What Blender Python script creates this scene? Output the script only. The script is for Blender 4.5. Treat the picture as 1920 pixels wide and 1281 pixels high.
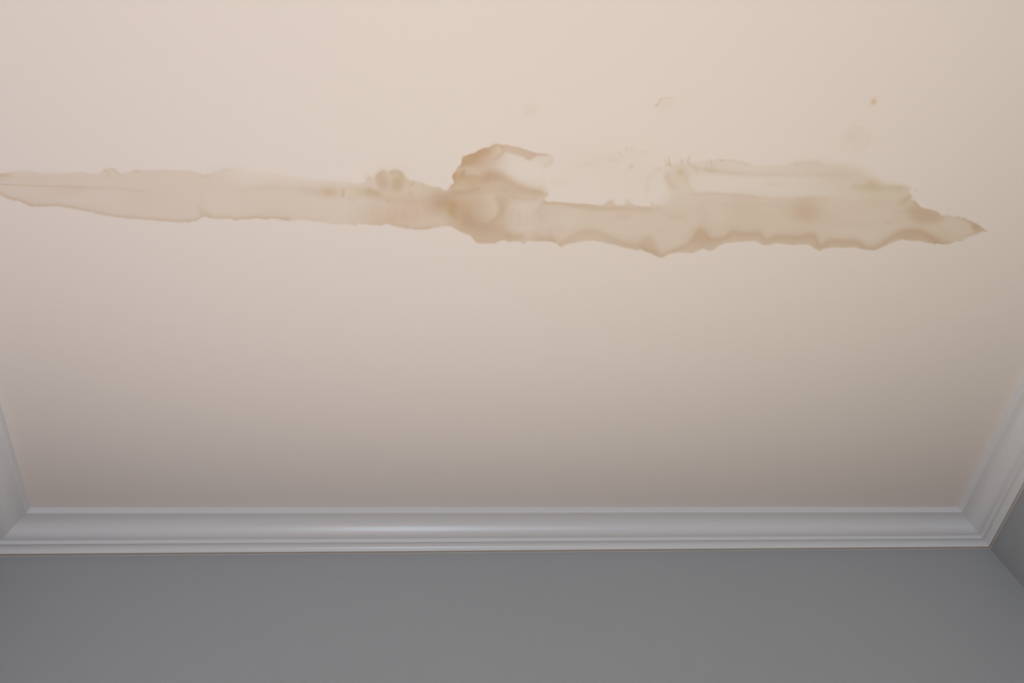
import bpy, bmesh, math
import numpy as np
from mathutils import Matrix, Vector

# ------------------------------------------------------------------ camera, light, exposure
for o in list(bpy.data.objects): bpy.data.objects.remove(o, do_unlink=True)
scene = bpy.context.scene
C = scene.collection

CEIL = 2.85                       # ceiling height, metres
CAMZ = 1.25                       # camera height
GAP = CEIL - CAMZ
SC = GAP / 1.3
XL, XR = -.75 * SC, 1.314 * SC    # inner edges of the cornice on the ceiling (left, right)
YB = 1.185 * SC                   # same, far side
PROJ = .0805                      # how far the cornice stands out from the wall
WL, WR, WB = XL - PROJ, XR + PROJ, YB + PROJ
WF = -2.55                        # wall behind the camera
F_PX = 1477.6345360004902
CAM_R = ((0.99075618, -0.09124678, -0.10038038),
         (0.02772086, 0.86053763, -0.50863203),
         (0.13279213, 0.50114769, 0.85511241))        # right, down, forward

cam_d = bpy.data.cameras.new('camera'); cam = bpy.data.objects.new('camera', cam_d); C.objects.link(cam)
cam_d.sensor_width = 36; cam_d.lens = F_PX / 1920 * 36; cam_d.clip_start = .02
r_, d_, f_ = (Vector(v) for v in CAM_R)
M = Matrix((r_, -d_, -f_)).transposed().to_4x4(); M.translation = (0, 0, CAMZ)
cam.matrix_world = M
scene.camera = cam

world = bpy.data.worlds.new('world'); scene.world = world; world.use_nodes = True
wn = world.node_tree.nodes['Background']
wn.inputs[0].default_value = (.62, .72, .90, 1); wn.inputs[1].default_value = .05

def area_light(name, loc, rot, sx, sy, power, color, spread=180):
    l = bpy.data.lights.new(name, 'AREA'); l.shape = 'RECTANGLE'; l.size = sx; l.size_y = sy
    l.energy = power; l.color = color; l.spread = math.radians(spread)
    o = bpy.data.objects.new(name, l); C.objects.link(o); o.location = loc; o.rotation_euler = rot
    return o
# daylight through the low wide window in the far wall (below the frame of the photograph), then added fills:
# a bluish one at the far window, cool ones at added rear windows, a warm upward one
WIN = (-.88, 1.12, .12, 1.38)       # x0, x1, z0, z1 of the far window
WIN2 = (-.51, .51, 1.08, 2.42)     # unseen wide window, added behind the viewer for cool light
WIN3 = (.86, 1.34, 1.62, 2.20)     # unseen small window beside it, added for a glint on the cornice
area_light('far_window_light', (.26, WB - .02, .7), (math.radians(-90), 0, 0), 1.66, 1.04, 56, (1.0, .885, .58))
area_light('far_window_blue_fill', (-.5, WB - .02, .8), (math.radians(-90), 0, 0), .7, 1.1, 20, (.72, .72, 1.0))  # added bluish fill, balances the colour towards the left
area_light('rear_cool_fill', (0, WF + .03, 1.75), (math.radians(90), 0, 0), .96, 1.28, 35, (.66, .86, .95))  # added cool fill for the far wall and cornice
area_light('cornice_glint_fill', (1.1, WF + .03, 1.91), (math.radians(90), 0, 0), .42, .52, 5, (.85, .95, 1.0))  # added to put a highlight on the cornice
area_light('added_warm_fill', (-.3, -2.0, .5), (math.radians(180), 0, 0), .6, .6, 10.5, (1.0, .12, .10))  # added warm fill aimed at the ceiling, no lamp stands here

vs = scene.view_settings
scene.display_settings.display_device = 'sRGB'
vs.view_transform = 'Standard'; vs.look = 'None'; vs.gamma = 1.0; vs.use_curve_mapping = False
vs.exposure = 0.0
scene.cycles.use_denoising = True
scene.cycles.max_bounces = 10; scene.cycles.diffuse_bounces = 8

# ------------------------------------------------------------------ materials
def paint(name, color, rough=.6, spec=.3, bump=.0, bscale=300, attr=None, mottle=0.0):
    m = bpy.data.materials.new(name); m.use_nodes = True; nt = m.node_tree; b = nt.nodes['Principled BSDF']
    b.inputs['Roughness'].default_value = rough; b.inputs['Specular IOR Level'].default_value = spec
    tc = nt.nodes.new('ShaderNodeTexCoord')
    n = nt.nodes.new('ShaderNodeTexNoise'); n.inputs['Scale'].default_value = 2.2; n.inputs['Detail'].default_value = 3
    nt.links.new(tc.outputs['Object'], n.inputs['Vector'])
    mix = nt.nodes.new('ShaderNodeMix'); mix.data_type = 'RGBA'
    c = np.array(color)
    mix.inputs['A'].default_value = (*(c * (1 - mottle)), 1); mix.inputs['B'].default_value = (*np.minimum(c * (1 + mottle), 1), 1)
    nt.links.new(n.outputs['Fac'], mix.inputs['Factor'])
    out = mix.outputs['Result']
    if attr:
        a = nt.nodes.new('ShaderNodeAttribute'); a.attribute_name = attr
        mu = nt.nodes.new('ShaderNodeMix'); mu.data_type = 'RGBA'; mu.blend_type = 'MULTIPLY'; mu.inputs['Factor'].default_value = 1
        nt.links.new(out, mu.inputs['A']); nt.links.new(a.outputs['Color'], mu.inputs['B']); out = mu.outputs['Result']
    nt.links.new(out, b.inputs['Base Color'])
    if bump:
        n2 = nt.nodes.new('ShaderNodeTexNoise'); n2.inputs['Scale'].default_value = bscale; n2.inputs['Detail'].default_value = 2
        nt.links.new(tc.outputs['Object'], n2.inputs['Vector'])
        bp = nt.nodes.new('ShaderNodeBump'); bp.inputs['Strength'].default_value = bump; bp.inputs['Distance'].default_value = .001
        nt.links.new(n2.outputs['Fac'], bp.inputs['Height']); nt.links.new(bp.outputs['Normal'], b.inputs['Normal'])
    return m
M_CEIL = paint('ceiling_paint', (.79, .745, .73), .85, .15, .05, attr='stain', mottle=.006)
M_TRIM = paint('trim_satin_paint', (.70, .714, .742), .28, .5, .03, 120, mottle=.008)
M_WALL = paint('wall_paint', (.350, .364, .384), .6, .3, .12, 260, mottle=.02)
M_FLOOR = paint('floor_boards', (.17, .13, .10), .5, .4, .05, 40, mottle=.15)
M_GAP = paint('dark_trim_edge', (.53, .49, .44), .8, .1)
M_FRAME = paint('frame_paint', (.75, .75, .74), .4, .4)
M_GLASS = bpy.data.materials.new('window_glass'); M_GLASS.use_nodes = True
g = M_GLASS.node_tree.nodes['Principled BSDF']; g.inputs['Transmission Weight'].default_value = 1; g.inputs['Roughness'].default_value = 0; g.inputs['IOR'].default_value = 1.45

def mesh_obj(name, verts, faces, mat, parent=None, kind=None, label=None, smooth=False):
    me = bpy.data.meshes.new(name); me.from_pydata([tuple(map(float, v)) for v in verts], [], faces); me.update()
    me.materials.append(mat)
    if smooth:
        for p in me.polygons: p.use_smooth = True
    o = bpy.data.objects.new(name, me); C.objects.link(o)
    if parent: o.parent = parent
    if kind: o['kind'] = kind
    if label: o['label'] = label
    return o

def boxes(B):
    V, F = [], []
    for x0, x1, y0, y1, z0, z1 in B:
        i = len(V)
        V += [(x, y, z) for z in (z0, z1) for x, y in ((x0, y0), (x1, y0), (x1, y1), (x0, y1))]
        F += [(i, i + 3, i + 2, i + 1), (i + 4, i + 5, i + 6, i + 7)] + [(i + a, i + (a + 1) % 4, i + 4 + (a + 1) % 4, i + 4 + a) for a in range(4)]
    return V, F

# ------------------------------------------------------------------ room shell
T = .12
def wall_with_hole(name, y0, y1, holes, label):
    B = []; x = WL - T
    for x0, x1, z0, z1 in holes:
        B += [(x, x0, y0, y1, 0, CEIL), (x0, x1, y0, y1, z1, CEIL), (x0, x1, y0, y1, 0, z0)]; x = x1
    B.append((x, WR + T, y0, y1, 0, CEIL))
    return mesh_obj(name, *boxes(B), M_WALL, kind='structure', label=label)
wall_far = wall_with_hole('wall_back', WB, WB + T, [WIN], 'grey painted wall below the long white cornice')
wall_rear = wall_with_hole('wall_front', WF - T, WF, [WIN2, WIN3], 'grey painted wall behind the viewer')
mesh_obj('wall_left', *boxes([(WL - T, WL, WF, WB, 0, CEIL)]), M_WALL, kind='structure', label='grey painted wall under the left cornice')
mesh_obj('wall_right', *boxes([(WR, WR + T, WF, WB, 0, CEIL)]), M_WALL, kind='structure', label='grey painted wall under the right cornice')
mesh_obj('floor', *boxes([(WL - T, WR + T, WF - T, WB + T, -.1, 0)]), M_FLOOR, kind='structure', label='brown floor of the room')

def window(name, x0, x1, z0, z1, y0, y1, label, bar=None):
    fw = .05; B = [(x0, x0 + fw, y0, y1, z0, z1), (x1 - fw, x1, y0, y1, z0, z1), (x0 + fw, x1 - fw, y0, y1, z0, z0 + fw), (x0 + fw, x1 - fw, y0, y1, z1 - fw, z1)]
    xm = (x0 + x1) / 2; B.append((xm - .025, xm + .025, y0, y1, z0 + fw, z1 - fw))
    o = mesh_obj(name, *boxes(B), M_FRAME, kind='structure', label=label)
    ym = (y0 + y1) / 2
    for a, b in ((x0 + fw, xm - .025), (xm + .025, x1 - fw)):
        mesh_obj('pane', *boxes([(a, b, ym - .003, ym + .003, z0 + fw, z1 - fw)]), M_GLASS, parent=o)
    return o
window('window_1', *WIN, WB + .03, WB + .09, 'white framed window low in the far wall')
window('added_window_1', *WIN2, WF - .09, WF - .03, 'white framed wide window, added behind the viewer for cool light')
window('added_window_2', *WIN3, WF - .09, WF - .03, 'small white framed window, added behind the viewer for a glint')

# ------------------------------------------------------------------ cornice
# profile: (distance out from the ceiling edge towards the wall, drop below the ceiling)
def cornice_profile():
    P = [(0, 0), (0, .0185), (.0006, .0203), (.0022, .0211)]
    # cyma: starts flat under the fillet, steepens, and rolls flat again above the lower fillet
    keys = [(0, 8), (.18, 20), (.42, 50), (.62, 66), (.80, 52), (1, 6)]
    n = 30; pts = [(0.0, 0.0)]
    for i in range(n):
        q = (i + .5) / n
        for (qa, aa), (qb, ab) in zip(keys[:-1], keys[1:]):
            if qa <= q <= qb: ang = math.radians(aa + (ab - aa) * (q - qa) / (qb - qa))
        pts.append((pts[-1][0] + math.cos(ang), pts[-1][1] + math.sin(ang)))
    for w_, v_ in pts[1:]:
        P.append((.0022 + .0538 * w_ / pts[-1][0], .0211 + .0376 * v_ / pts[-1][1]))
    P += [(.0564, .0590), (.0564, .0700), (.0568, .0706), (.0594, .0708)]
    for i in range(1, 9):
        t = math.radians(12 + 74 * i / 8)
        P.append((.0594 + .0118 * (math.sin(t) - .208) / .79, .0708 + .0140 * (.978 - math.cos(t)) / .908))
    P += [(.0714, .0865), (.0720, .0874)]
    return P
PROF = cornice_profile()

def ring_point(side, w, v, end):
    """end -1 / +1: the mitred ends of each run"""
    z = CEIL - v
    if side == 'far':   return ((XL - w) if end < 0 else (XR + w), YB + w, z)
    if side == 'left':  return (XL - w, (YB + w) if end > 0 else (-(2.55 - PROJ) - w), z)
    if side == 'right': return (XR + w, (YB + w) if end > 0 else (-(2.55 - PROJ) - w), z)
    if side == 'rear':  return ((XL - w) if end < 0 else (XR + w), -(2.55 - PROJ) - w, z)

def run(side, prof, name, mat, label=None, parent=None, kind=None, ripple=0.0):
    n = 160 if side == 'far' else 60
    V, F = [], []
    for i in range(n + 1):
        t = i / n
        for (w, v) in prof:
            a, b = Vector(ring_point(side, w, v, -1)), Vector(ring_point(side, w, v, 1))
            p = a.lerp(b, t)
            V.append(p)
    k = len(prof)
    for i in range(n):
        for j in range(k - 1):
            q = (i * k + j, (i + 1) * k + j, (i + 1) * k + j + 1, i * k + j + 1)
            F.append(q)
    # back of the moulding against the ceiling and the wall closes the solid
    for i in range(n):
        F.append((i * k, i * k + k - 1, (i + 1) * k + k - 1, (i + 1) * k))
    o = mesh_obj(name, V, F, mat, parent, kind, label, smooth=True)
    bm = bmesh.new(); bm.from_mesh(o.data); bmesh.ops.recalc_face_normals(bm, faces=bm.faces); bm.to_mesh(o.data); bm.free()
    me = o.data
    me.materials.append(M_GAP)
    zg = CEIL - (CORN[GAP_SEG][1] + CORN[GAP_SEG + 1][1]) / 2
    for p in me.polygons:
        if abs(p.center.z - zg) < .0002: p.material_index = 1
    me.set_sharp_from_angle(angle=math.radians(28))
    return o

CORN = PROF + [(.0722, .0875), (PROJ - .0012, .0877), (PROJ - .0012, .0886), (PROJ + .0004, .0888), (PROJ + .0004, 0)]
GAP_SEG = len(PROF)               # the strip of underside in a darker, browner tone
LBL = {'far': 'long white moulded cornice along the far wall', 'left': 'white cornice at the left edge of the ceiling',
       'right': 'white cornice at the right edge of the ceiling', 'rear': 'white cornice behind the viewer'}
NM = {'far': 'trim_1', 'left': 'trim_2', 'right': 'trim_3', 'rear': 'trim_4'}
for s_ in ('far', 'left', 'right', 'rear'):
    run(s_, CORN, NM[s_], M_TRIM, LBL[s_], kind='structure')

# ---------------------------------------------------------------- the water stain
# A density map of the stain, laid out on the ceiling plane.  Units are "map units"
# (u to the right, v towards the far wall); ceil_point() turns them into metres.
U0, U1, V0, V1 = -96, 1880, 160, 500
NW, NH = U1 - U0, V1 - V0
GX, GY = np.meshgrid(np.arange(NW) + U0 + .5, np.arange(NH) + V0 + .5)
rng = np.random.RandomState(7)

def blur(a, s, sy=None):
    sy = s if sy is None else sy
    for ax_, sg in ((1, s), (0, sy)):
        if sg < .25: continue
        r = int(sg * 3 + 1)
        k = np.exp(-.5 * (np.arange(-r, r + 1) / sg) ** 2); k /= k.sum()
        pad = [(0, 0), (0, 0)]; pad[ax_] = (r, r)
        b = np.pad(a, pad, mode='edge'); out = np.zeros_like(a); n = a.shape[ax_]
        for i, kk in enumerate(k):
            out += kk * (b[:, i:i + n] if ax_ == 1 else b[i:i + n, :])
        a = out
    return a

def noise(sx, sy):
    a = blur(rng.randn(NH, NW), sx, sy)
    return a / (a.std() + 1e-9)

W1, W2 = noise(3, 3), noise(3, 3)

def poly_mask(P, s=1.0, rough=0.0):
    """even-odd scanline fill, four sub-rows and exact horizontal coverage, softened by s"""
    P = np.array(P, float); n = len(P)
    m = np.zeros((NH, NW))
    edges = np.arange(NW + 1) + U0
    for j in range(NH):
        for q in (.125, .375, .625, .875):
            y = V0 + j + q; xs = []
            for i in range(n):
                x0, y0 = P[i]; x1, y1 = P[(i + 1) % n]
                if (y0 <= y) != (y1 <= y): xs.append(x0 + (y - y0) * (x1 - x0) / (y1 - y0))
            xs.sort()
            for a, b in zip(xs[::2], xs[1::2]):
                i0 = max(0, int(a - U0)); i1 = min(NW, int(b - U0) + 2)
                if i1 > i0:
                    e = np.clip(edges[i0:i1 + 1], a, b)
                    m[j, i0:i1] += .25 * np.diff(e)[:i1 - i0]
    if rough:
        m = warp(m, rough)
    return blur(m, s) if s else m

def warp(m, amt):
    yy, xx = np.mgrid[0:NH, 0:NW]
    x = np.clip(np.rint(xx + amt * W1), 0, NW - 1).astype(int)
    y = np.clip(np.rint(yy + amt * W2), 0, NH - 1).astype(int)
    return m[y, x]

def smooth_pts(P, k=2):
    P = [np.array(p, float) for p in P]
    for _ in range(k):
        Q = [P[0]]
        for a, b in zip(P[:-1], P[1:]):
            Q += [a * .75 + b * .25, a * .25 + b * .75]
        P = Q + [P[-1]]
    return P

def line(P, w, pig=None, amp=1.0, sm=1, w1=None, amp1=None, taper=0.0):
    """soft stroke along P; w and amp may run linearly to w1, amp1"""
    P = smooth_pts(P, sm) if sm else [np.array(p, float) for p in P]
    L = np.r_[0, np.cumsum([np.hypot(*(b - a)) for a, b in zip(P[:-1], P[1:])])]
    T = L[-1] + 1e-9
    w1 = w if w1 is None else w1; amp1 = amp if amp1 is None else amp1
    out = np.zeros((NH, NW)); R = 3 * max(w, w1) + 2
    for i, (a, b) in enumerate(zip(P[:-1], P[1:])):
        x0 = int(max(0, min(a[0], b[0]) - R - U0)); x1 = int(min(NW, max(a[0], b[0]) + R - U0))
        y0 = int(max(0, min(a[1], b[1]) - R - V0)); y1 = int(min(NH, max(a[1], b[1]) + R - V0))
        if x1 <= x0 or y1 <= y0: continue
        gx, gy = GX[y0:y1, x0:x1], GY[y0:y1, x0:x1]
        d = b - a; l2 = d @ d + 1e-9
        t = np.clip(((gx - a[0]) * d[0] + (gy - a[1]) * d[1]) / l2, 0, 1)
        dist = np.hypot(gx - a[0] - t * d[0], gy - a[1] - t * d[1])
        s = (L[i] + t * (L[i + 1] - L[i])) / T
        ww = w + (w1 - w) * s; aa = amp + (amp1 - amp) * s
        if taper: aa = aa * np.clip(np.minimum(s, 1 - s) / taper, 0, 1)
        out[y0:y1, x0:x1] = np.maximum(out[y0:y1, x0:x1], aa * np.exp(-.5 * (dist / ww) ** 2))
    return out

def blob(cx, cy, rx, ry, amp=1.0, rot=0.0, p=2.0):
    c, s = math.cos(math.radians(rot)), math.sin(math.radians(rot))
    x = (GX - cx) * c + (GY - cy) * s; y = -(GX - cx) * s + (GY - cy) * c
    r = np.sqrt((x / rx) ** 2 + (y / ry) ** 2)
    return amp * np.exp(-.7 * r ** p)

def ramp(a, b, v=None):
    """0 at a, 1 at b along u (or along v)"""
    g = GX if v is None else GY
    t = np.clip((g - a) / (b - a), 0, 1)
    return t * t * (3 - 2 * t)

# pigments: optical density per unit in r, g, b
PIG = {'tan': (.085, .135, .205), 'brown': (.115, .19, .285), 'orange': (.085, .20, .36),
       'olive': (.085, .105, .21), 'pink': (.03, .11, .09)}
DENS = np.zeros((NH, NW, 3))
def lay(m, pig):
    DENS[...] += m[..., None] * np.array(PIG[pig])

# ---- outlines
LEFT_LOW = [(-92, 340), (-60, 349), (-30, 357), (0, 365), (15, 373), (32, 376), (47, 382), (57, 386), (75, 388), (100, 386), (120, 388),
            (140, 392), (175, 399), (212, 407), (250, 410), (287, 413), (337, 417), (358, 416), (370, 413), (382, 406), (395, 409),
            (408, 411), (420, 409), (433, 410), (440, 413), (452, 411), (465, 411), (480, 409), (500, 411), (515, 410), (540, 413), (572, 412),
            (600, 416), (625, 420), (652, 421), (662, 422), (667, 424), (671, 419), (682, 421), (700, 422), (717, 423), (721, 420),
            (728, 420), (735, 423), (752, 427), (777, 431), (802, 430), (815, 427), (840, 424)]
LEFT_TOP = [(860, 352), (846, 356), (836, 357), (825, 352), (810, 349), (797, 345), (785, 341), (777, 338), (770, 339), (763, 334), (757, 327), (752, 321), (740, 319),
            (727, 322), (718, 319), (708, 326), (702, 333), (690, 332), (684, 341), (672, 345), (657, 341), (640, 340), (610, 338), (575, 335),
            (545, 331), (510, 325), (470, 319), (440, 317), (425, 316), (405, 321), (392, 327), (378, 327), (368, 323), (350, 320), (330, 320),
            (305, 319), (280, 320), (262, 319), (250, 320), (238, 323), (228, 327), (221, 323), (215, 317), (205, 316), (195, 318), (188, 326), (175, 326), (150, 323),
            (125, 324), (100, 325), (75, 324), (50, 320), (30, 320), (0, 326), (-40, 331), (-92, 340)]
MAIN_LOW = [(828, 424), (840, 424), (848, 426), (857, 431), (868, 437), (880, 441), (886, 448), (892, 454), (900, 457), (915, 457), (927, 457), (935, 453),
            (944, 450), (953, 453), (970, 453), (978, 455), (983, 458), (988, 452), (1010, 453), (1022, 452), (1035, 454), (1043, 456),
            (1049, 462), (1053, 463), (1060, 458), (1075, 456), (1095, 452), (1115, 451), (1130, 454), (1142, 457), (1155, 460), (1167, 464),
            (1182, 466), (1194, 470), (1202, 469), (1212, 473), (1223, 477), (1232, 481), (1240, 484), (1248, 480), (1257, 476), (1273, 473), (1285, 474), (1296, 475),
            (1307, 471), (1319, 466), (1327, 470), (1336, 470), (1346, 462), (1359, 456), (1380, 454), (1400, 453), (1413, 452), (1421, 454),
            (1430, 459), (1442, 459), (1455, 456), (1473, 458), (1488, 460), (1500, 458), (1515, 459), (1521, 461), (1527, 466), (1536, 470),
            (1547, 466), (1563, 464), (1597, 464), (1609, 465), (1618, 468), (1630, 469), (1642, 469), (1659, 462), (1668, 457), (1678, 453), (1692, 449),
            (1700, 450), (1709, 452), (1718, 451), (1730, 453), (1740, 456), (1751, 457), (1753, 459), (1756, 456), (1765, 458), (1778, 458), (1788, 455), (1793, 452), (1803, 453), (1807, 448), (1810, 445), (1811, 447), (1815, 441),
            (1817, 444), (1824, 440), (1830, 438), (1834, 439), (1840, 434), (1846, 434), (1857, 435.5)]
RIGHT_TOP = [(1848, 431), (1840, 425), (1830, 419), (1822, 416), (1814, 412), (1808, 408), (1802, 409), (1799, 405), (1794, 407), (1789, 406), (1783, 407), (1778, 403),
             (1773, 404), (1764, 404), (1760, 399), (1755, 396), (1745, 393), (1735, 391), (1724, 388), (1722, 383), (1716, 376), (1711, 375), (1706, 371),
             (1700, 372)]
BLOB = [(828, 424), (836, 357), (838, 354), (845, 352), (846, 348), (850, 344), (852, 342), (849, 336), (848, 330), (850, 326), (856, 319), (859, 312), (865, 308),
        (866, 302), (866, 297), (869, 293), (876, 291), (884, 288), (890, 287), (897, 282), (909, 277), (918, 275), (925, 271), (931, 269), (936, 271),
        (950, 272), (960, 274), (970, 276), (982, 279), (993, 283), (1005, 287), (1018, 288), (1027, 289), (1034, 293), (1039, 297), (1036, 303), (1028, 309),
        (1020, 316)]

UPPER_PALE = [(1260, 384), (1240, 388), (1220, 388), (1205, 387), (1190, 385), (1182, 380), (1176, 379), (1170, 384), (1155, 385), (1150, 380), (1143, 378),
              (1136, 381), (1128, 385), (1110, 384), (1095, 383), (1075, 381), (1060, 380), (1046, 379), (1036, 378), (1026, 379), (1020, 374), (1022, 370),
              (1030, 367), (1026, 361)]
MIDTOP = [(1232, 389), (1248, 382), (1262, 372), (1276, 364), (1290, 362), (1306, 364), (1340, 361), (1375, 364), (1400, 367), (1440, 371), (1480, 373), (1520, 369), (1560, 372),
          (1600, 372), (1650, 370), (1685, 372), (1700, 372)]
body = poly_mask(MAIN_LOW + RIGHT_TOP + MIDTOP[::-1] + UPPER_PALE[2:] + [(980, 350), (940, 330), (900, 318), (852, 342), (836, 357), (828, 370)], .9, .35)
_w = blob(1262, 376, 34, 24, 1, 0, 4)
body = body * (1 - _w) + blur(body, 8) * _w
_w = ramp(1380, 1560) * (1 - ramp(376, 388, 1)) * (1 - ramp(1680, 1700))
body = body * (1 - _w) + blur(body, 4) * _w
blobm = poly_mask(BLOB + [(1026, 361), (1026, 379), (1020, 400)] + MAIN_LOW[21::-1], .8, .25)
left = poly_mask(LEFT_LOW + [(850, 424)] + LEFT_TOP, 1.1, .4)
fadein = ramp(822, 850)
body *= fadein; blobm *= fadein
every = np.clip(np.maximum(np.maximum(body, blobm), left), 0, 1)
whole = np.maximum(body, blobm)

n_h = noise(60, 3); n_v = noise(3, 40); n_b = noise(28, 12); n_s = noise(9, 7)

# ---- left band
lf = 1 - ramp(822, 850)
soft_top = 1 - .78 * ramp(380, 470) * (1 - ramp(316, 362, 1)) * (1 - ramp(660, 720)) \
    - .35 * (1 - ramp(0, 90)) * (1 - ramp(322, 332, 1))
streaks = 1 + .10 * n_b + .05 * n_h + .13 * n_v * ramp(600, 680) + .05 * noise(2, 16) * ramp(630, 690)
lay(left * lf * soft_top * .78 * streaks, 'tan')
lay(left * lf * .12 * soft_top, 'olive')
lay(left * ramp(640, 760) * lf * .35, 'brown')
lower_l = line(LEFT_LOW[:31], 2.6, amp=.75)
lay(lower_l * left, 'tan'); lay(line(LEFT_LOW[:31], 5, amp=.45) * left, 'brown')
lay(line(LEFT_LOW[3:12], 3, amp=.5) * left, 'pink')
lay(line(LEFT_LOW[31:37], 2.2, amp=.25) * left, 'brown')
lay(line(LEFT_LOW[37:], 5, amp=.55, taper=.2) * left, 'brown')
lay(line(LEFT_TOP[-24:-8], 1.5, amp=.32) * left, 'tan')
lay(line([(378, 328), (386, 331), (392, 329)], 3, amp=.5) * left, 'tan')
lay(line([(197, 319), (202, 325), (207, 332)], 2.2, amp=.8, amp1=.4), 'tan')
lay(line([(212, 317), (218, 320), (222, 325)], 2.2, amp=.5), 'tan')
lay(line([(252, 319), (258, 322)], 2.6, amp=.5), 'tan')
lay(line([(373, 392), (380, 398), (390, 401), (396, 408)], 4, amp=.6) * left, 'olive')
lay(blob(378, 372, 6, 40, .16) * left, 'tan')
lay(blob(3, 327, 16, 4, .9) * left, 'orange'); lay(blob(5, 334, 12, 5, .5) * left, 'olive')
lay(line([(-92, 338), (-20, 343), (0, 345.4), (30, 347), (75, 348.6), (130, 350), (190, 352)], 1.0, amp=1.5, amp1=.12), 'brown')   # the board joint
lay(line([(75, 349), (160, 352), (230, 353), (330, 371)], 1.8, amp=.35, taper=.3), 'brown')
lay(blob(130, 357, 26, 8, .5), 'pink')
lay(line([(440, 361), (452, 360), (470, 352), (520, 350), (556, 353)], 5, amp=.32, taper=.12), 'olive')
lay(line([(556, 354), (590, 359), (620, 361)], 6.5, amp=.45, amp1=.85, taper=.1), 'tan')
lay(blob(619, 355, 14, 7, .7) * left, 'olive'); lay(blob(623, 363, 11, 7, .6), 'orange')
lay(line([(643, 352), (643, 372)], 2.6, amp=.9, taper=.2), 'orange')
lay(line([(562, 336), (561, 356)], 2, amp=-.25, taper=.3), 'tan')
lay(blob(428, 316, 22, 5, .35), 'olive'); lay(blob(520, 400, 50, 26, .15) * left, 'brown')
lay(line(LEFT_LOW[24:31], 1.8, amp=.5) * left, 'brown')
lay(line([(515, 411), (535, 413), (560, 413)], 1.8, amp=.55, taper=.3), 'tan')
# strip of darker colour running into the flower-like mark
lay(line([(678, 360), (700, 366), (725, 372), (745, 375), (790, 376)], 7, amp=1.0, amp1=.35), 'olive')
lay(line([(682, 356), (700, 360), (716, 368)], 4.5, amp=.95, taper=.25), 'brown')
lay(line([(655, 352), (665, 362), (660, 372)], 6, amp=.4), 'olive')
lay(line([(742, 384), (743, 408)], .9, amp=.7, taper=.3), 'tan')
lay(line([(722, 371), (731, 381)], .9, amp=.7, taper=.3), 'tan')
lay(blob(690, 400, 24, 20, .35) * left, 'olive')
lay(blob(735, 408, 30, 12, .4) * left, 'orange'); lay(blob(755, 395, 45, 20, .5) * left, 'pink'); lay(blob(790, 395, 30, 22, .35) * left, 'brown')
# flower-like mark
lay(blob(717, 341, 10, 16, 1.15, -20, 3), 'brown'); lay(blob(745, 345, 11, 15, 1.2, 8, 3), 'olive'); lay(blob(733, 318, 26, 14, .28), 'olive')
lay(blob(745, 345, 9, 13, .5, 8, 3), 'brown')
lay(line([(704, 334), (712, 322), (718, 319), (725, 323)], 2.6, amp=.75, taper=.15), 'tan')
lay(line([(728, 325), (735, 321), (745, 321), (754, 326), (753, 332)], 3.4, amp=.75, taper=.15), 'brown')
lay(line([(728, 322), (731, 340), (730, 358)], 2, amp=-.75, taper=.25), 'tan')
lay(line([(688, 330), (692, 334)], 4, amp=.35), 'brown')
lay(line([(755, 332), (764, 345), (770, 365)], 3, amp=.35), 'olive')
for x, y0, y1, a in ((773.5, 337, 350, .9), (783, 347, 358, .4), (793, 342, 352, .6), (771, 355, 372, .35), (803, 349, 358, .3), (789, 352, 366, .2), (660, 345, 356, .3), (669, 348, 358, .2)):
    lay(line([(x + 1, y0), (x - 1.5, y1)], 2.0, amp=a, taper=.3), 'olive')
lay(line([(775, 345), (769, 352)], 2, amp=.5, taper=.3), 'tan')
lay(blob(820, 400, 30, 16, -.35) * left, 'tan')
lay(line([(777, 431), (790, 430), (802, 430), (813, 428)], 2.2, amp=.6, taper=.25) * left, 'olive')
for x, y0, y1, a in ((700, 378, 410, .15), (712, 384, 414, -.14), (728, 384, 416, .14), (757, 380, 418, -.14), (768, 380, 424, -.22), (782, 386, 424, .15), (796, 384, 420, -.18)):
    lay(line([(x, y0), (x, y1)], 2.6, amp=a, taper=.3), 'brown')

# ---- neck between the band and the blob
lay(blob(826, 380, 18, 20, 1.7, 35) * every, 'brown')
lay(line([(803, 368), (815, 366), (830, 366), (845, 367)], 3.5, amp=.5, taper=.3) * every, 'pink')
lay(line([(839, 372), (838, 402)], 1.8, amp=-.4, taper=.25), 'tan')
lay(line([(846, 393), (850, 402), (855, 412)], 5.5, amp=1.0, taper=.2), 'olive')
lay(line([(850, 386), (846, 395)], 6, amp=.7) * every, 'orange')

# ---- blob
core = 1 - ramp(944, 1010)
low_part = poly_mask([(820, 343), (860, 345), (905, 338), (932, 330), (955, 338), (975, 350), (1000, 357), (1030, 359), (1030, 470), (820, 470)], 4, 0)
xf = 1 - .42 * ramp(935, 1000)
tail = 1 - ramp(985, 1035)
tex = 1 + .07 * n_b + .04 * n_s + .03 * noise(25, 2)
lay(whole * low_part * xf * tail * 1.45 * tex, 'brown'); lay(whole * low_part * tail * .25, 'olive')
bm = blobm * (1 - low_part)
lay(bm * (1 - ramp(895, 965)) * 1.0 * tex, 'brown')
lay(bm * .34, 'tan'); lay(bm * .15 * (1 - ramp(960, 1010)), 'olive')
edge = [p for p in BLOB[4:24]]
lay(line(edge, 2.2, amp=.7) * blobm, 'tan'); lay(line(edge, 6, amp=.5) * blobm, 'orange')
lay(line([(872, 301), (882, 297), (897, 291), (910, 288), (920, 284)], 8, amp=.75, taper=.1) * blobm, 'orange')
lay(line([(886, 295), (900, 288), (918, 281)], 6, amp=.7, taper=.15) * blobm, 'brown')
lay(line([(868, 306), (878, 304), (900, 303), (925, 304)], 5, amp=.8, amp1=.2) * blobm, 'brown')
lay(line([(878, 303), (900, 308), (940, 300)], 9, amp=.5, amp1=.1) * blobm, 'brown')
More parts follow.
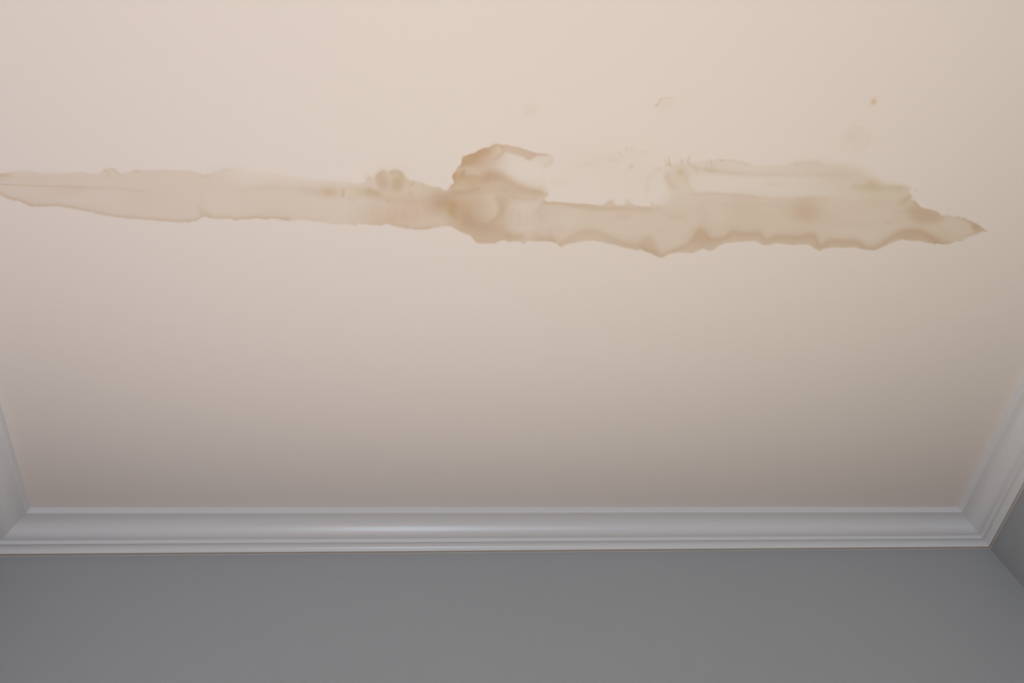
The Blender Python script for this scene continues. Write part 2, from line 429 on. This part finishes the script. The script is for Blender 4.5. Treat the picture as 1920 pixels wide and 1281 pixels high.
lay(line([(852, 331), (862, 333), (878, 337), (895, 339), (912, 336)], 6, amp=1.2, amp1=.5) * blobm, 'orange')
lay(line([(869, 322), (866, 328)], 3.2, amp=1.2) * blobm, 'brown')
lay(line([(870, 331), (885, 329), (900, 333)], 2, amp=.6, taper=.2), 'brown')
lay(line([(845, 344), (855, 344), (880, 346), (905, 344), (930, 340)], 3.0, amp=-.8, taper=.15), 'brown')
lay(line([(852, 345), (870, 348), (892, 348)], 3, amp=.5, taper=.2), 'olive')
lay(line([(872, 320), (890, 322), (920, 322), (950, 320)], 7, amp=-.45, taper=.1) * (1 - low_part), 'brown')
lay(line([(905, 334), (925, 331), (942, 332)], 7, amp=.6, taper=.2), 'brown')
lay(line([(905, 326), (930, 325), (950, 333), (962, 343), (980, 352), (1000, 357), (1022, 360)], 6, amp=.95, taper=.08), 'brown')
lay(line([(940, 355), (960, 360), (985, 363), (1010, 362), (1028, 362)], 5.5, amp=.55, taper=.1), 'olive')
lay(line([(952, 366), (970, 371), (985, 375), (1000, 374), (1012, 371)], 2.4, amp=.5, taper=.15), 'olive')
lay(line([(925, 300), (940, 290), (946, 282)], 3.5, amp=.8, taper=.25), 'brown')
lay(line([(916, 276), (924, 284), (931, 294)], 5, amp=-.75, taper=.25), 'brown')
lay(line([(924, 273), (930, 280), (934, 286)], 5, amp=.55, taper=.2), 'olive')
band = poly_mask([(932, 268), (950, 271), (970, 275), (993, 282), (1018, 287), (1032, 290), (1024, 292), (1010, 293), (1000, 296), (993, 301), (988, 300), (982, 295), (970, 291), (956, 287), (944, 283), (938, 279)], 1.6, .3) * blobm
lay(band * (1.0 + .3 * ramp(965, 990)) * (1 - .4 * ramp(1000, 1030)), 'brown'); lay(band * .35, 'pink')
lay(poly_mask([(990, 300), (1003, 293), (1030, 291), (1038, 297), (1028, 309), (1019, 315), (1008, 306)], 4, 0) * .45, 'olive')
lay(line([(1035, 303), (1027, 310), (1020, 315)], 2.6, amp=.7, amp1=.4), 'olive')
lay(line(BLOB[25:36], 1.8, amp=.55) * blobm, 'olive')
lay(blob(985, 316, 42, 20, -.45) * blobm * (1 - low_part), 'tan')
# folds under the blob
lay(line([(846, 362), (868, 360), (886, 357), (898, 354)], 4, amp=.75, taper=.15), 'brown')
lay(line([(892, 354), (902, 355)], 2, amp=.7, taper=.3), 'brown')
lay(poly_mask([(903, 366), (926, 361), (934, 375), (941, 390), (939, 399), (930, 408), (915, 420), (905, 416), (898, 395)], 1.6, 0) * ramp(893, 938) * -.62, 'brown')
lay(line([(924, 360), (930, 374), (940, 390), (936, 402), (925, 412), (912, 420)], 3.2, amp=.55, taper=.15), 'brown')
lay(blob(942, 385, 8, 16, .6) * every, 'brown')
lay(blob(875, 410, 14, 16, .9, -15) * every, 'brown'); lay(blob(905, 432, 34, 12, .3, 15) * every, 'pink')
lay(blob(906, 424, 26, 12, .7, 10) * every, 'brown')
lay(line([(886, 380), (888, 398)], 6, amp=-.35, taper=.2), 'brown')
lay(blob(865, 385, 22, 14, .45) * every, 'orange')
lay(poly_mask([(945, 390), (970, 376), (1010, 380), (1010, 420), (985, 442), (955, 438), (945, 415)], 6, 0) * -.42, 'brown')
for x0, y0, x1, y1, a in ((958, 398, 956, 424, .3), (965, 390, 961, 440, -.35), (973, 392, 971, 434, .35), (980, 390, 979, 438, -.4), (988, 396, 986, 430, .3), (950, 400, 947, 420, -.2), (1000, 396, 996, 424, .2)):
    lay(line([(x0, y0), ((x0 + x1) / 2 + 1.5, (y0 + y1) / 2), (x1, y1)], 2.4, amp=a, taper=.35), 'brown')
lay(line([(948, 436), (955, 443), (970, 445), (984, 442)], 4.2, amp=.7, taper=.15) * every, 'brown')
lay(line([(996, 440), (1015, 444), (1035, 446), (1050, 452)], 4.5, amp=.55, taper=.15) * every, 'olive')

# ---- main wash to the right
mr = ramp(985, 1035) * body
fade_r = 1 - .0 * ramp(1600, 1700)
lay(mr * .85 * fade_r * (1 + .06 * n_b + .05 * n_h + .05 * noise(14, 2.5)), 'tan')
lay(mr * (.34 + .12 * ramp(1500, 1650)) * (1 + .25 * n_b), 'olive'); lay(mr * .10 * (1 + .6 * noise(30, 10)), 'pink')
lay(line(MIDTOP[4:14], 2.6, amp=.28, taper=.05), 'tan')
lay(line([(1288, 362), (1310, 363), (1345, 361)], 2.4, amp=.25, taper=.2), 'brown')
lay(line([(1370, 366), (1385, 366), (1420, 368)], 2.4, amp=.35, taper=.2), 'olive')
# upper wash, softer
UP = [(1258, 372), (1252, 352), (1246, 335), (1248, 322), (1258, 313), (1275, 306), (1292, 309), (1305, 306), (1320, 303), (1338, 300), (1359, 300), (1380, 303), (1400, 306), (1417, 311),
      (1440, 311), (1465, 311), (1480, 307), (1501, 304), (1530, 303), (1551, 306), (1590, 312), (1615, 317), (1628, 326), (1634, 336), (1648, 345), (1664, 347),
      (1690, 347), (1708, 350), (1704, 362), (1712, 372), (1704, 380), (1660, 376), (1560, 376), (1400, 374)]
up = poly_mask(UP, 2.2, .7); _w = ramp(1480, 1560) * (1 - ramp(1660, 1690)); up = up * (1 - _w) + blur(up, 7) * _w
up = np.clip(up - body, 0, 1)
hollow = poly_mask([(1290, 330), (1340, 326), (1400, 331), (1470, 336), (1500, 344), (1470, 360), (1400, 362), (1310, 360), (1294, 352)], 5, .8)
lay(up * (.33 + .30 * ramp(1480, 1640) + .06 * n_b + .05 * n_h) , 'tan')
lay(up * (.20 + .45 * ramp(1500, 1660)), 'olive')
lay(hollow * -.26, 'tan')
lay(line([(1298, 315), (1330, 319), (1360, 323), (1400, 327), (1450, 327), (1530, 326), (1600, 329)], 4.0, amp=.45, taper=.08), 'tan')
lay(line([(1300, 316), (1335, 320), (1370, 323), (1400, 326)], 2.2, amp=.4, taper=.1), 'olive')
lay(line([(1480, 307), (1510, 304), (1545, 306)], 4, amp=.35, taper=.2), 'brown')
lay(line([(1338, 300.5), (1359, 300), (1380, 303), (1400, 307), (1414, 311)], .9, amp=.55, taper=.15), 'brown')
lay(line([(1592, 349), (1625, 352), (1665, 351), (1702, 353)], 4.6, amp=.75, taper=.12), 'olive')
lay(blob(1638, 344, 12, 9, .6), 'orange'); lay(line([(1633, 339), (1628, 345)], 1.4, amp=.5), 'tan')
lay(line([(1712, 358), (1724, 358)], 1.3, amp=.75, taper=.3), 'tan')
lay(line([(1693, 380), (1700, 373), (1710, 366)], 1.5, amp=.8, taper=.2), 'tan')
lay(blob(1640, 375, 22, 12, .35), 'olive'); lay(blob(1590, 385, 26, 10, .3), 'pink')
lay(blob(1444, 344, 12, 4, .35), 'olive'); lay(blob(1466, 348, 14, 5, .4), 'olive')
# loop and pale pools left of it
lay(line([(1245, 318), (1232, 320), (1222, 326), (1215, 338), (1213, 352), (1216, 368)], 4, amp=.34, taper=.15), 'tan')
lay(line([(1247, 328), (1252, 338), (1256, 345), (1270, 352)], 4.5, amp=.5, taper=.15), 'tan')
lay(blob(1254, 330, 10, 8, .5), 'pink'); lay(blob(1276, 322, 7, 7, .7), 'orange'); lay(blob(1284, 330, 8, 10, .3), 'orange')
lay(line([(1288, 330), (1289, 345), (1292, 354), (1302, 361)], 2.4, amp=.45, taper=.15), 'olive')
lay(blob(1262, 350, 26, 20, .35), 'olive'); lay(blob(1240, 352, 12, 18, -.12), 'tan')
lay(line([(1221, 381), (1226, 386), (1233, 389), (1240, 392)], 3.5, amp=.7, taper=.2), 'tan')
lay(line([(1222, 379), (1223, 386)], 1.2, amp=.5), 'tan')
# spiky wick marks along the upper rim
for pts, w, a in (([(1254.5, 296), (1255, 304), (1256, 309)], 1.1, 1.3), ([(1246, 300), (1250, 305), (1252, 310)], 1.1, .7), ([(1248, 311), (1254, 308), (1258, 311)], 2.4, .8),
                  ([(1292, 295), (1290, 300), (1290, 306)], 1.5, 1.3), ([(1291, 305), (1294, 310)], 2, .5), ([(1276, 302), (1281, 301), (1279, 307)], 2.2, .75),
                  ([(1268, 308), (1269, 311)], 1.2, .7), ([(1333, 300), (1333, 313)], 1.2, .9), ([(1338.5, 303), (1339, 312)], 1.2, .5), ([(1345, 305), (1345, 313)], 1, .35),
                  ([(1326, 306), (1326, 314)], 1.2, .3), ([(1298, 309), (1303, 314), (1306, 320)], 3, .6), ([(1353, 301), (1354.5, 302.5)], 1.1, 1.5),
                  ([(1399, 310), (1400, 311.5)], 1.2, 1.0), ([(1240, 315), (1237, 317)], 1.5, .6), ([(1260, 311), (1263, 314)], 1.5, .4)):
    lay(line(pts, w, amp=a, sm=1), 'tan')
lay(blob(1333, 319, 8, 4, .5), 'olive')
# fan of little drops
for x0, y0, x1, y1, w, a in ((1162, 287, 1167, 292, 1.7, .65), (1172, 281, 1177, 279, 2.4, .6), (1176, 283, 1178, 286, 1.6, .4), (1185, 278, 1187, 284, 2, .6), (1193, 281, 1194, 286, 1.2, .4),
                             (1199, 286, 1203, 285, 1.8, .6), (1209, 284, 1206, 288, 1.2, .45), (1215, 286, 1212, 290, 1.1, .35), (1147, 301, 1158, 302, 1.6, .5), (1224, 290, 1221, 293, 1.1, .25)):
    lay(line([(x0, y0), (x1, y1)], w, amp=a, sm=0), 'olive')
lay(blob(1184, 313, 5, 3.5, .9), 'olive'); lay(blob(1184, 312, 3, 2, .2), 'orange')
lay(line([(1110, 300), (1140, 294), (1162, 290)], 5, amp=.18, taper=.2), 'tan')
lay(line([(1078, 312), (1090, 311), (1096, 314)], 2, amp=.35, taper=.2), 'tan'); lay(line([(1096, 306), (1106, 308), (1122, 312)], 2, amp=.4, taper=.2), 'tan')
lay(blob(1130, 305, 80, 22, .17), 'tan'); lay(blob(1048, 341, 16, 8, .2), 'brown'); lay(blob(1180, 335, 60, 30, .12), 'tan')
# dark rim line below the pale pool
lay(line([(1024, 379), (1046, 380), (1060, 382), (1080, 385), (1098, 388), (1112, 391), (1140, 391), (1165, 391), (1190, 391), (1218, 391)], 4.2, amp=1.0, amp1=.55) * np.maximum(body, 0), 'brown')
lay(line([(1085, 382), (1098, 383), (1112, 386), (1125, 386)], 1.1, amp=.9, taper=.2), 'tan')
lay(line([(1138, 379), (1146, 377), (1152, 380)], 2.6, amp=.7, taper=.2), 'brown'); lay(line([(1171, 378), (1178, 376), (1182, 379)], 2.6, amp=.7, taper=.2), 'olive')
lay(line([(1020, 381), (1010, 392), (1003, 402)], 3, amp=.4, taper=.2), 'brown')
lay(line([(1250, 407), (1275, 407), (1290, 409)], 2.4, amp=.5, taper=.25), 'olive'); lay(line([(1150, 404), (1185, 405)], 5, amp=.5, taper=.3), 'pink')
lay(blob(1010, 412, 14, 14, .5) * body, 'pink'); lay(blob(1042, 425, 12, 12, .5) * body, 'pink')
lay(blob(1020, 398, 30, 8, .4) * body, 'olive')
lay(blob(1510, 393, 24, 12, .75, -8) * body, 'brown'); lay(blob(1520, 398, 26, 14, .45) * body, 'pink'); lay(blob(1515, 410, 20, 8, .3) * body, 'orange')
lay(line([(1490, 374), (1520, 373), (1560, 376)], 3, amp=.45, taper=.2), 'olive')
lay(blob(1390, 378, 18, 8, .3), 'pink'); lay(blob(1420, 400, 50, 14, .18) * body, 'olive')
lay(blob(1318, 400, 14, 18, .5) * body, 'pink')
lay(line([(1662, 417), (1675, 417), (1694, 416)], 1.3, amp=.9, amp1=.15), 'tan')
# stair-stepped brown line over the lower rim, and the colour between it and the rim
INNER = [(1000, 449), (1030, 450), (1048, 458), (1058, 453), (1068, 445), (1078, 439), (1090, 434), (1107, 432), (1120, 434), (1132, 438), (1145, 445), (1165, 453), (1180, 457), (1194, 459),
         (1208, 463), (1222, 471), (1238, 478), (1248, 474), (1265, 468), (1286, 459), (1300, 448), (1308, 434), (1313, 429), (1320, 434), (1328, 446), (1337, 449),
         (1346, 447), (1361, 445), (1368, 437), (1374, 434), (1390, 438), (1411, 437), (1426, 437), (1430, 446), (1440, 450), (1452, 444), (1469, 442), (1494, 445), (1510, 441),
         (1526, 440), (1531, 448), (1535, 460), (1543, 460), (1551, 452), (1563, 450), (1580, 452), (1603, 451), (1613, 455), (1624, 464), (1640, 465), (1653, 457), (1667, 446),
         (1684, 436), (1699, 431), (1720, 431), (1736, 436), (1751, 446), (1763, 455), (1775, 458)]
low = [p for p in MAIN_LOW if 1000 <= p[0] <= 1778]
between = poly_mask(INNER + low[::-1], 2.2, 0) * body
lay(between * .62 * (1 - .3 * ramp(1230, 1000)), 'brown')
wk = .55 + .45 * ramp(1200, 1320)
lay(line(INNER, 3.6, amp=.36) * body * wk, 'brown'); lay(line(INNER, 8, amp=.40) * body * wk, 'tan'); lay(line(INNER, 3.6, amp=.25) * body * wk, 'pink')
lay(line(low, 1.4, amp=.35) * body, 'tan')
lay(poly_mask([(1198, 460), (1204, 446), (1216, 442), (1226, 450), (1236, 470), (1240, 482), (1215, 474)], 4, 0) * .75 * body, 'brown')
lay(blob(1318, 450, 14, 16, .5) * body, 'brown')
lay(line([(1690, 442), (1715, 440), (1740, 448), (1765, 456)], 7, amp=.55, taper=.1) * body, 'brown')
# tip
lay(poly_mask([(1716, 376), (1722, 386), (1758, 396), (1766, 404), (1772, 412), (1745, 420), (1715, 418), (1704, 402), (1706, 388)], 5, 0) * body * 1.0, 'brown')
lay(poly_mask([(1722, 390), (1760, 399), (1768, 408), (1750, 416), (1722, 412)], 4, 0) * body * .5, 'pink')
lay(blob(1700, 395, 12, 14, .3) * body, 'olive')
lay(line([(1712, 375), (1719, 382), (1722, 388)], 2.2, amp=.7, taper=.2) * body, 'tan')
lay(line([(1722, 388), (1745, 394), (1757, 397), (1763, 403)], 2, amp=.45) * body, 'tan')
lay(line([(1705, 368), (1697, 374), (1690, 382)], 3.5, amp=.4) , 'orange')
lay(poly_mask([(1812, 411), (1830, 418), (1858, 436), (1838, 437), (1826, 430), (1820, 420)], 2.5, 0) * body * 1.1, 'brown')
lay(blob(1828, 430, 6, 7, .7) * body, 'orange'); lay(line([(1814, 443), (1824, 434), (1830, 428)], 2.4, amp=-.5, taper=.2) * body, 'tan')
lay(line([p for p in MAIN_LOW if p[0] > 1750][:-2], 1.8, amp=.7) * body, 'tan')
lay(line(RIGHT_TOP[3:15], 1.8, amp=.65) * body, 'olive')
lay(line([(1760, 425), (1770, 440), (1785, 450)], 6, amp=.3, taper=.2) * body, 'olive')

for x_, y_ in ((1783, 406), (1797, 407), (1808, 411), (1819, 416), (1813, 446), (1821, 443), (1829, 440), (1806, 450)):
    lay(blob(x_, y_, 3.2, 2.6, .6), 'tan')
# ---- small separate marks higher on the ceiling
SPOTS = {'a': ((996, 206), (14, 15)), 'b': ((1248, 193), (21, 16)), 'c': ((1638, 191), (7, 7)), 'd': ((1603, 262), (34, 32))}
lay(poly_mask([(982, 195), (1008, 196), (1010, 212), (996, 221), (985, 219)], 4, 1) * .30, 'tan')
lay(line([(983, 199), (986, 210), (985, 216)], 2.4, amp=.2, taper=.2), 'olive')
lay(poly_mask([(1234, 187), (1262, 182), (1267, 190), (1262, 200), (1240, 206), (1230, 200)], 4, .6) * .30, 'tan')
lay(line([(1229, 198), (1234, 195), (1237, 191), (1237, 186), (1248, 184), (1261, 183)], 1.0, amp=1.0, amp1=.3, sm=0), 'orange')
lay(line([(1229, 199), (1233, 196)], 1.0, amp=.8, sm=0), 'tan')
lay(blob(1638, 191, 5.5, 3.6, 1.5, -50), 'orange')
lay(blob(1605, 265, 30, 24, .22, -30, 3), 'tan'); lay(blob(1600, 257, 12, 8, .25), 'tan')
lay(line([(1592, 241), (1603, 238), (1622, 240)], 1.6, amp=.30, taper=.15), 'tan'); lay(line([(1628, 242), (1629, 262), (1622, 280)], 2.2, amp=.15, taper=.2), 'tan')

DENS = np.clip(DENS, 0, 3)
AMOUNT = blur(DENS[..., 1], 1.0)

# ------------------------------------------------------------------ ceiling, split where the stain lies
def ceil_point(u, v):
    """stain map units -> metres on the ceiling plane"""
    x, y = (u - 960) / F_PX, (v - 640.5) / F_PX
    R = np.array(CAM_R)
    d0 = x * R[0, 0] + y * R[1, 0] + R[2, 0]; d1 = x * R[0, 1] + y * R[1, 1] + R[2, 1]; d2 = x * R[0, 2] + y * R[1, 2] + R[2, 2]
    # CAM_R rows are the camera axes in room coordinates
    return d0 * GAP / d2, d1 * GAP / d2

STEP = 1.45
us = np.linspace(U0 + 1.5, U1 - 1.5, int((NW - 3) / STEP)); vsn = np.linspace(V0 + 1.5, V1 - 1.5, int((NH - 3) / STEP) )
nu, nv = len(us), len(vsn)
UU, VV = np.meshgrid(us, vsn)
fx, fy = UU - U0 - .5, VV - V0 - .5
ix, iy = np.floor(fx).astype(int), np.floor(fy).astype(int)
tx, ty = (fx - ix)[..., None], (fy - iy)[..., None]
def samp(A): return (A[iy, ix] * (1 - tx) + A[iy, ix + 1] * tx) * (1 - ty) + (A[iy + 1, ix] * (1 - tx) + A[iy + 1, ix + 1] * tx) * ty
dens = samp(DENS); amount = samp(AMOUNT[..., None])[..., 0]
PX, PY = ceil_point(UU, VV)
verts = np.stack([PX, PY, np.full_like(PX, CEIL)], -1).reshape(-1, 3)
cols = np.concatenate([np.exp(-dens), np.ones(dens.shape[:2] + (1,))], -1).reshape(-1, 4)
idx = np.arange(nu * nv).reshape(nv, nu)
quads = np.stack([idx[:-1, :-1], idx[:-1, 1:], idx[1:, 1:], idx[1:, :-1]], -1)        # seen from below
am = (amount[:-1, :-1] + amount[1:, 1:]) / 2
cu, cv = (UU[:-1, :-1] + UU[1:, 1:]) / 2, (VV[:-1, :-1] + VV[1:, 1:]) / 2
which = np.zeros(am.shape, int)
THR = .045
which[(am > THR)] = 1
spot_def = [((996, 207), (19, 20)), ((1248, 193), (25, 17)), ((1638, 191), (9, 9)), ((1604, 262), (36, 30))]
ins = np.zeros(am.shape, bool)
for k, ((a, b), (ra, rb)) in enumerate(spot_def):
    e = ((cu - a) / ra) ** 2 + ((cv - b) / rb) ** 2 < 1
    ins |= e
    which[e] = np.where(am[e] > .018, 2 + k, 0)
which[(cv < 266) & ~ins] = 0
which[(cv < 330) & (cu < 680) & (am < .06)] = 0

def grid_mesh(name, qsel, extra_v=(), extra_f=(), mat=M_CEIL, parent=None, kind=None, label=None):
    used = np.unique(np.concatenate([qsel.reshape(-1), np.array([i for f in extra_f for i in f if i >= 0], int)])); remap = np.full(nu * nv, -1); remap[used] = np.arange(len(used))
    V = verts[used]; col = cols[used]
    q = remap[qsel]
    ne = len(extra_v)
    if ne:
        V = np.vstack([V, np.array(extra_v)]); col = np.vstack([col, np.ones((ne, 4))])
    ex = []
    for f in extra_f:
        ex.append(np.array([remap[i] if i >= 0 else len(used) + (-i - 1) for i in f]))
    me = bpy.data.meshes.new(name)
    loops = np.concatenate([q.reshape(-1)] + ([np.concatenate(ex)] if ex else []))
    sizes = np.concatenate([np.full(len(q), 4), np.array([len(f) for f in ex], int)])
    me.vertices.add(len(V)); me.vertices.foreach_set('co', V.astype(np.float32).reshape(-1))
    me.loops.add(len(loops)); me.loops.foreach_set('vertex_index', loops.astype(np.int32))
    me.polygons.add(len(sizes)); me.polygons.foreach_set('loop_start', np.concatenate([[0], np.cumsum(sizes)[:-1]]).astype(np.int32))
    me.polygons.foreach_set('loop_total', sizes.astype(np.int32))
    me.update(calc_edges=True); me.shade_flat()
    a = me.color_attributes.new('stain', 'FLOAT_COLOR', 'POINT'); a.data.foreach_set('color', col.astype(np.float32).reshape(-1))
    me.materials.append(mat)
    o = bpy.data.objects.new(name, me); C.objects.link(o)
    if parent: o.parent = parent
    if kind: o['kind'] = kind
    if label: o['label'] = label
    return o

# the clean rest of the ceiling: four corners joined to the rim of the patch
x0, x1, y0, y1 = WL - T, WR + T, WF - T, WB + T
extra, ef = [], []                     # extra points are numbered -1, -2, ...
def add_pt(p): extra.append((float(p[0]), float(p[1]), CEIL)); return -len(extra)
def where(i): return verts[i][:2] if i >= 0 else np.array(extra[-i - 1][:2])
def zipper(A, B):
    """fill between an inner and an outer polyline that run the same way"""
    i = j = 0; na, nb = len(A) - 1, len(B) - 1
    while i < na or j < nb:
        if j >= nb or (i < na and (i + .5) / na <= (j + .5) / nb):
            ef.append([A[i], A[i + 1], B[j]]); i += 1
        else:
            ef.append([A[i], B[j + 1], B[j]]); j += 1
ring = [list(map(int, q)) for q in (idx[0, :], idx[:, -1], idx[-1, ::-1], idx[::-1, 0])]      # v grows towards the far wall
def make_ring(cpts, counts, world=False):
    ids = [add_pt(p if world else ceil_point(*p)) for p in cpts]; out = []
    for k in range(4):
        p, q = np.array(cpts[k], float), np.array(cpts[(k + 1) % 4], float); n = max(2, counts[k])
        out.append([ids[k]] + [add_pt((p + (q - p) * t / n) if world else ceil_point(*(p + (q - p) * t / n))) for t in range(1, n)] + [ids[(k + 1) % 4]])
    return out
for mrg, div in ((7, 5), (24, 20), (70, 60)):
    a0, a1, b0, b1 = us[0] - mrg, us[-1] + mrg, vsn[0] - mrg, vsn[-1] + mrg
    nxt = make_ring([(a0, b0), (a1, b0), (a1, b1), (a0, b1)], [nu // div, nv // div, nu // div, nv // div])
    for A, B in zip(ring, nxt): zipper(A, B)
    ring = nxt
nxt = make_ring([(x0, y0), (x1, y0), (x1, y1), (x0, y1)], [len(r) - 1 for r in ring], world=True)
for A, B in zip(ring, nxt): zipper(A, B)
corners = extra
ef = [f[::-1] for f in ef]
ceiling = grid_mesh('ceiling', quads[which == 0], corners, ef, kind='structure', label='beige painted ceiling with a long brown water stain')
grid_mesh('water_stain', quads[which == 1], parent=ceiling, label='long tan and brown water stain with a darker blotch in the middle')
names = ['faint tan damp spot above the dark blotch of the stain', 'small tan damp spot with a thin brown edge', 'tiny orange-brown rust spot near the right side',
         'faint round damp patch above the right part of the stain']
for k, nme in enumerate(names):
    grid_mesh('water_spot', quads[which == 2 + k], parent=ceiling, label=nme)
# plaster slab above, so that the ceiling has its thickness
mesh_obj('ceiling_slab', *boxes([(x0, x1, y0, y1, CEIL + .004, CEIL + .15)]), M_WALL, parent=ceiling)
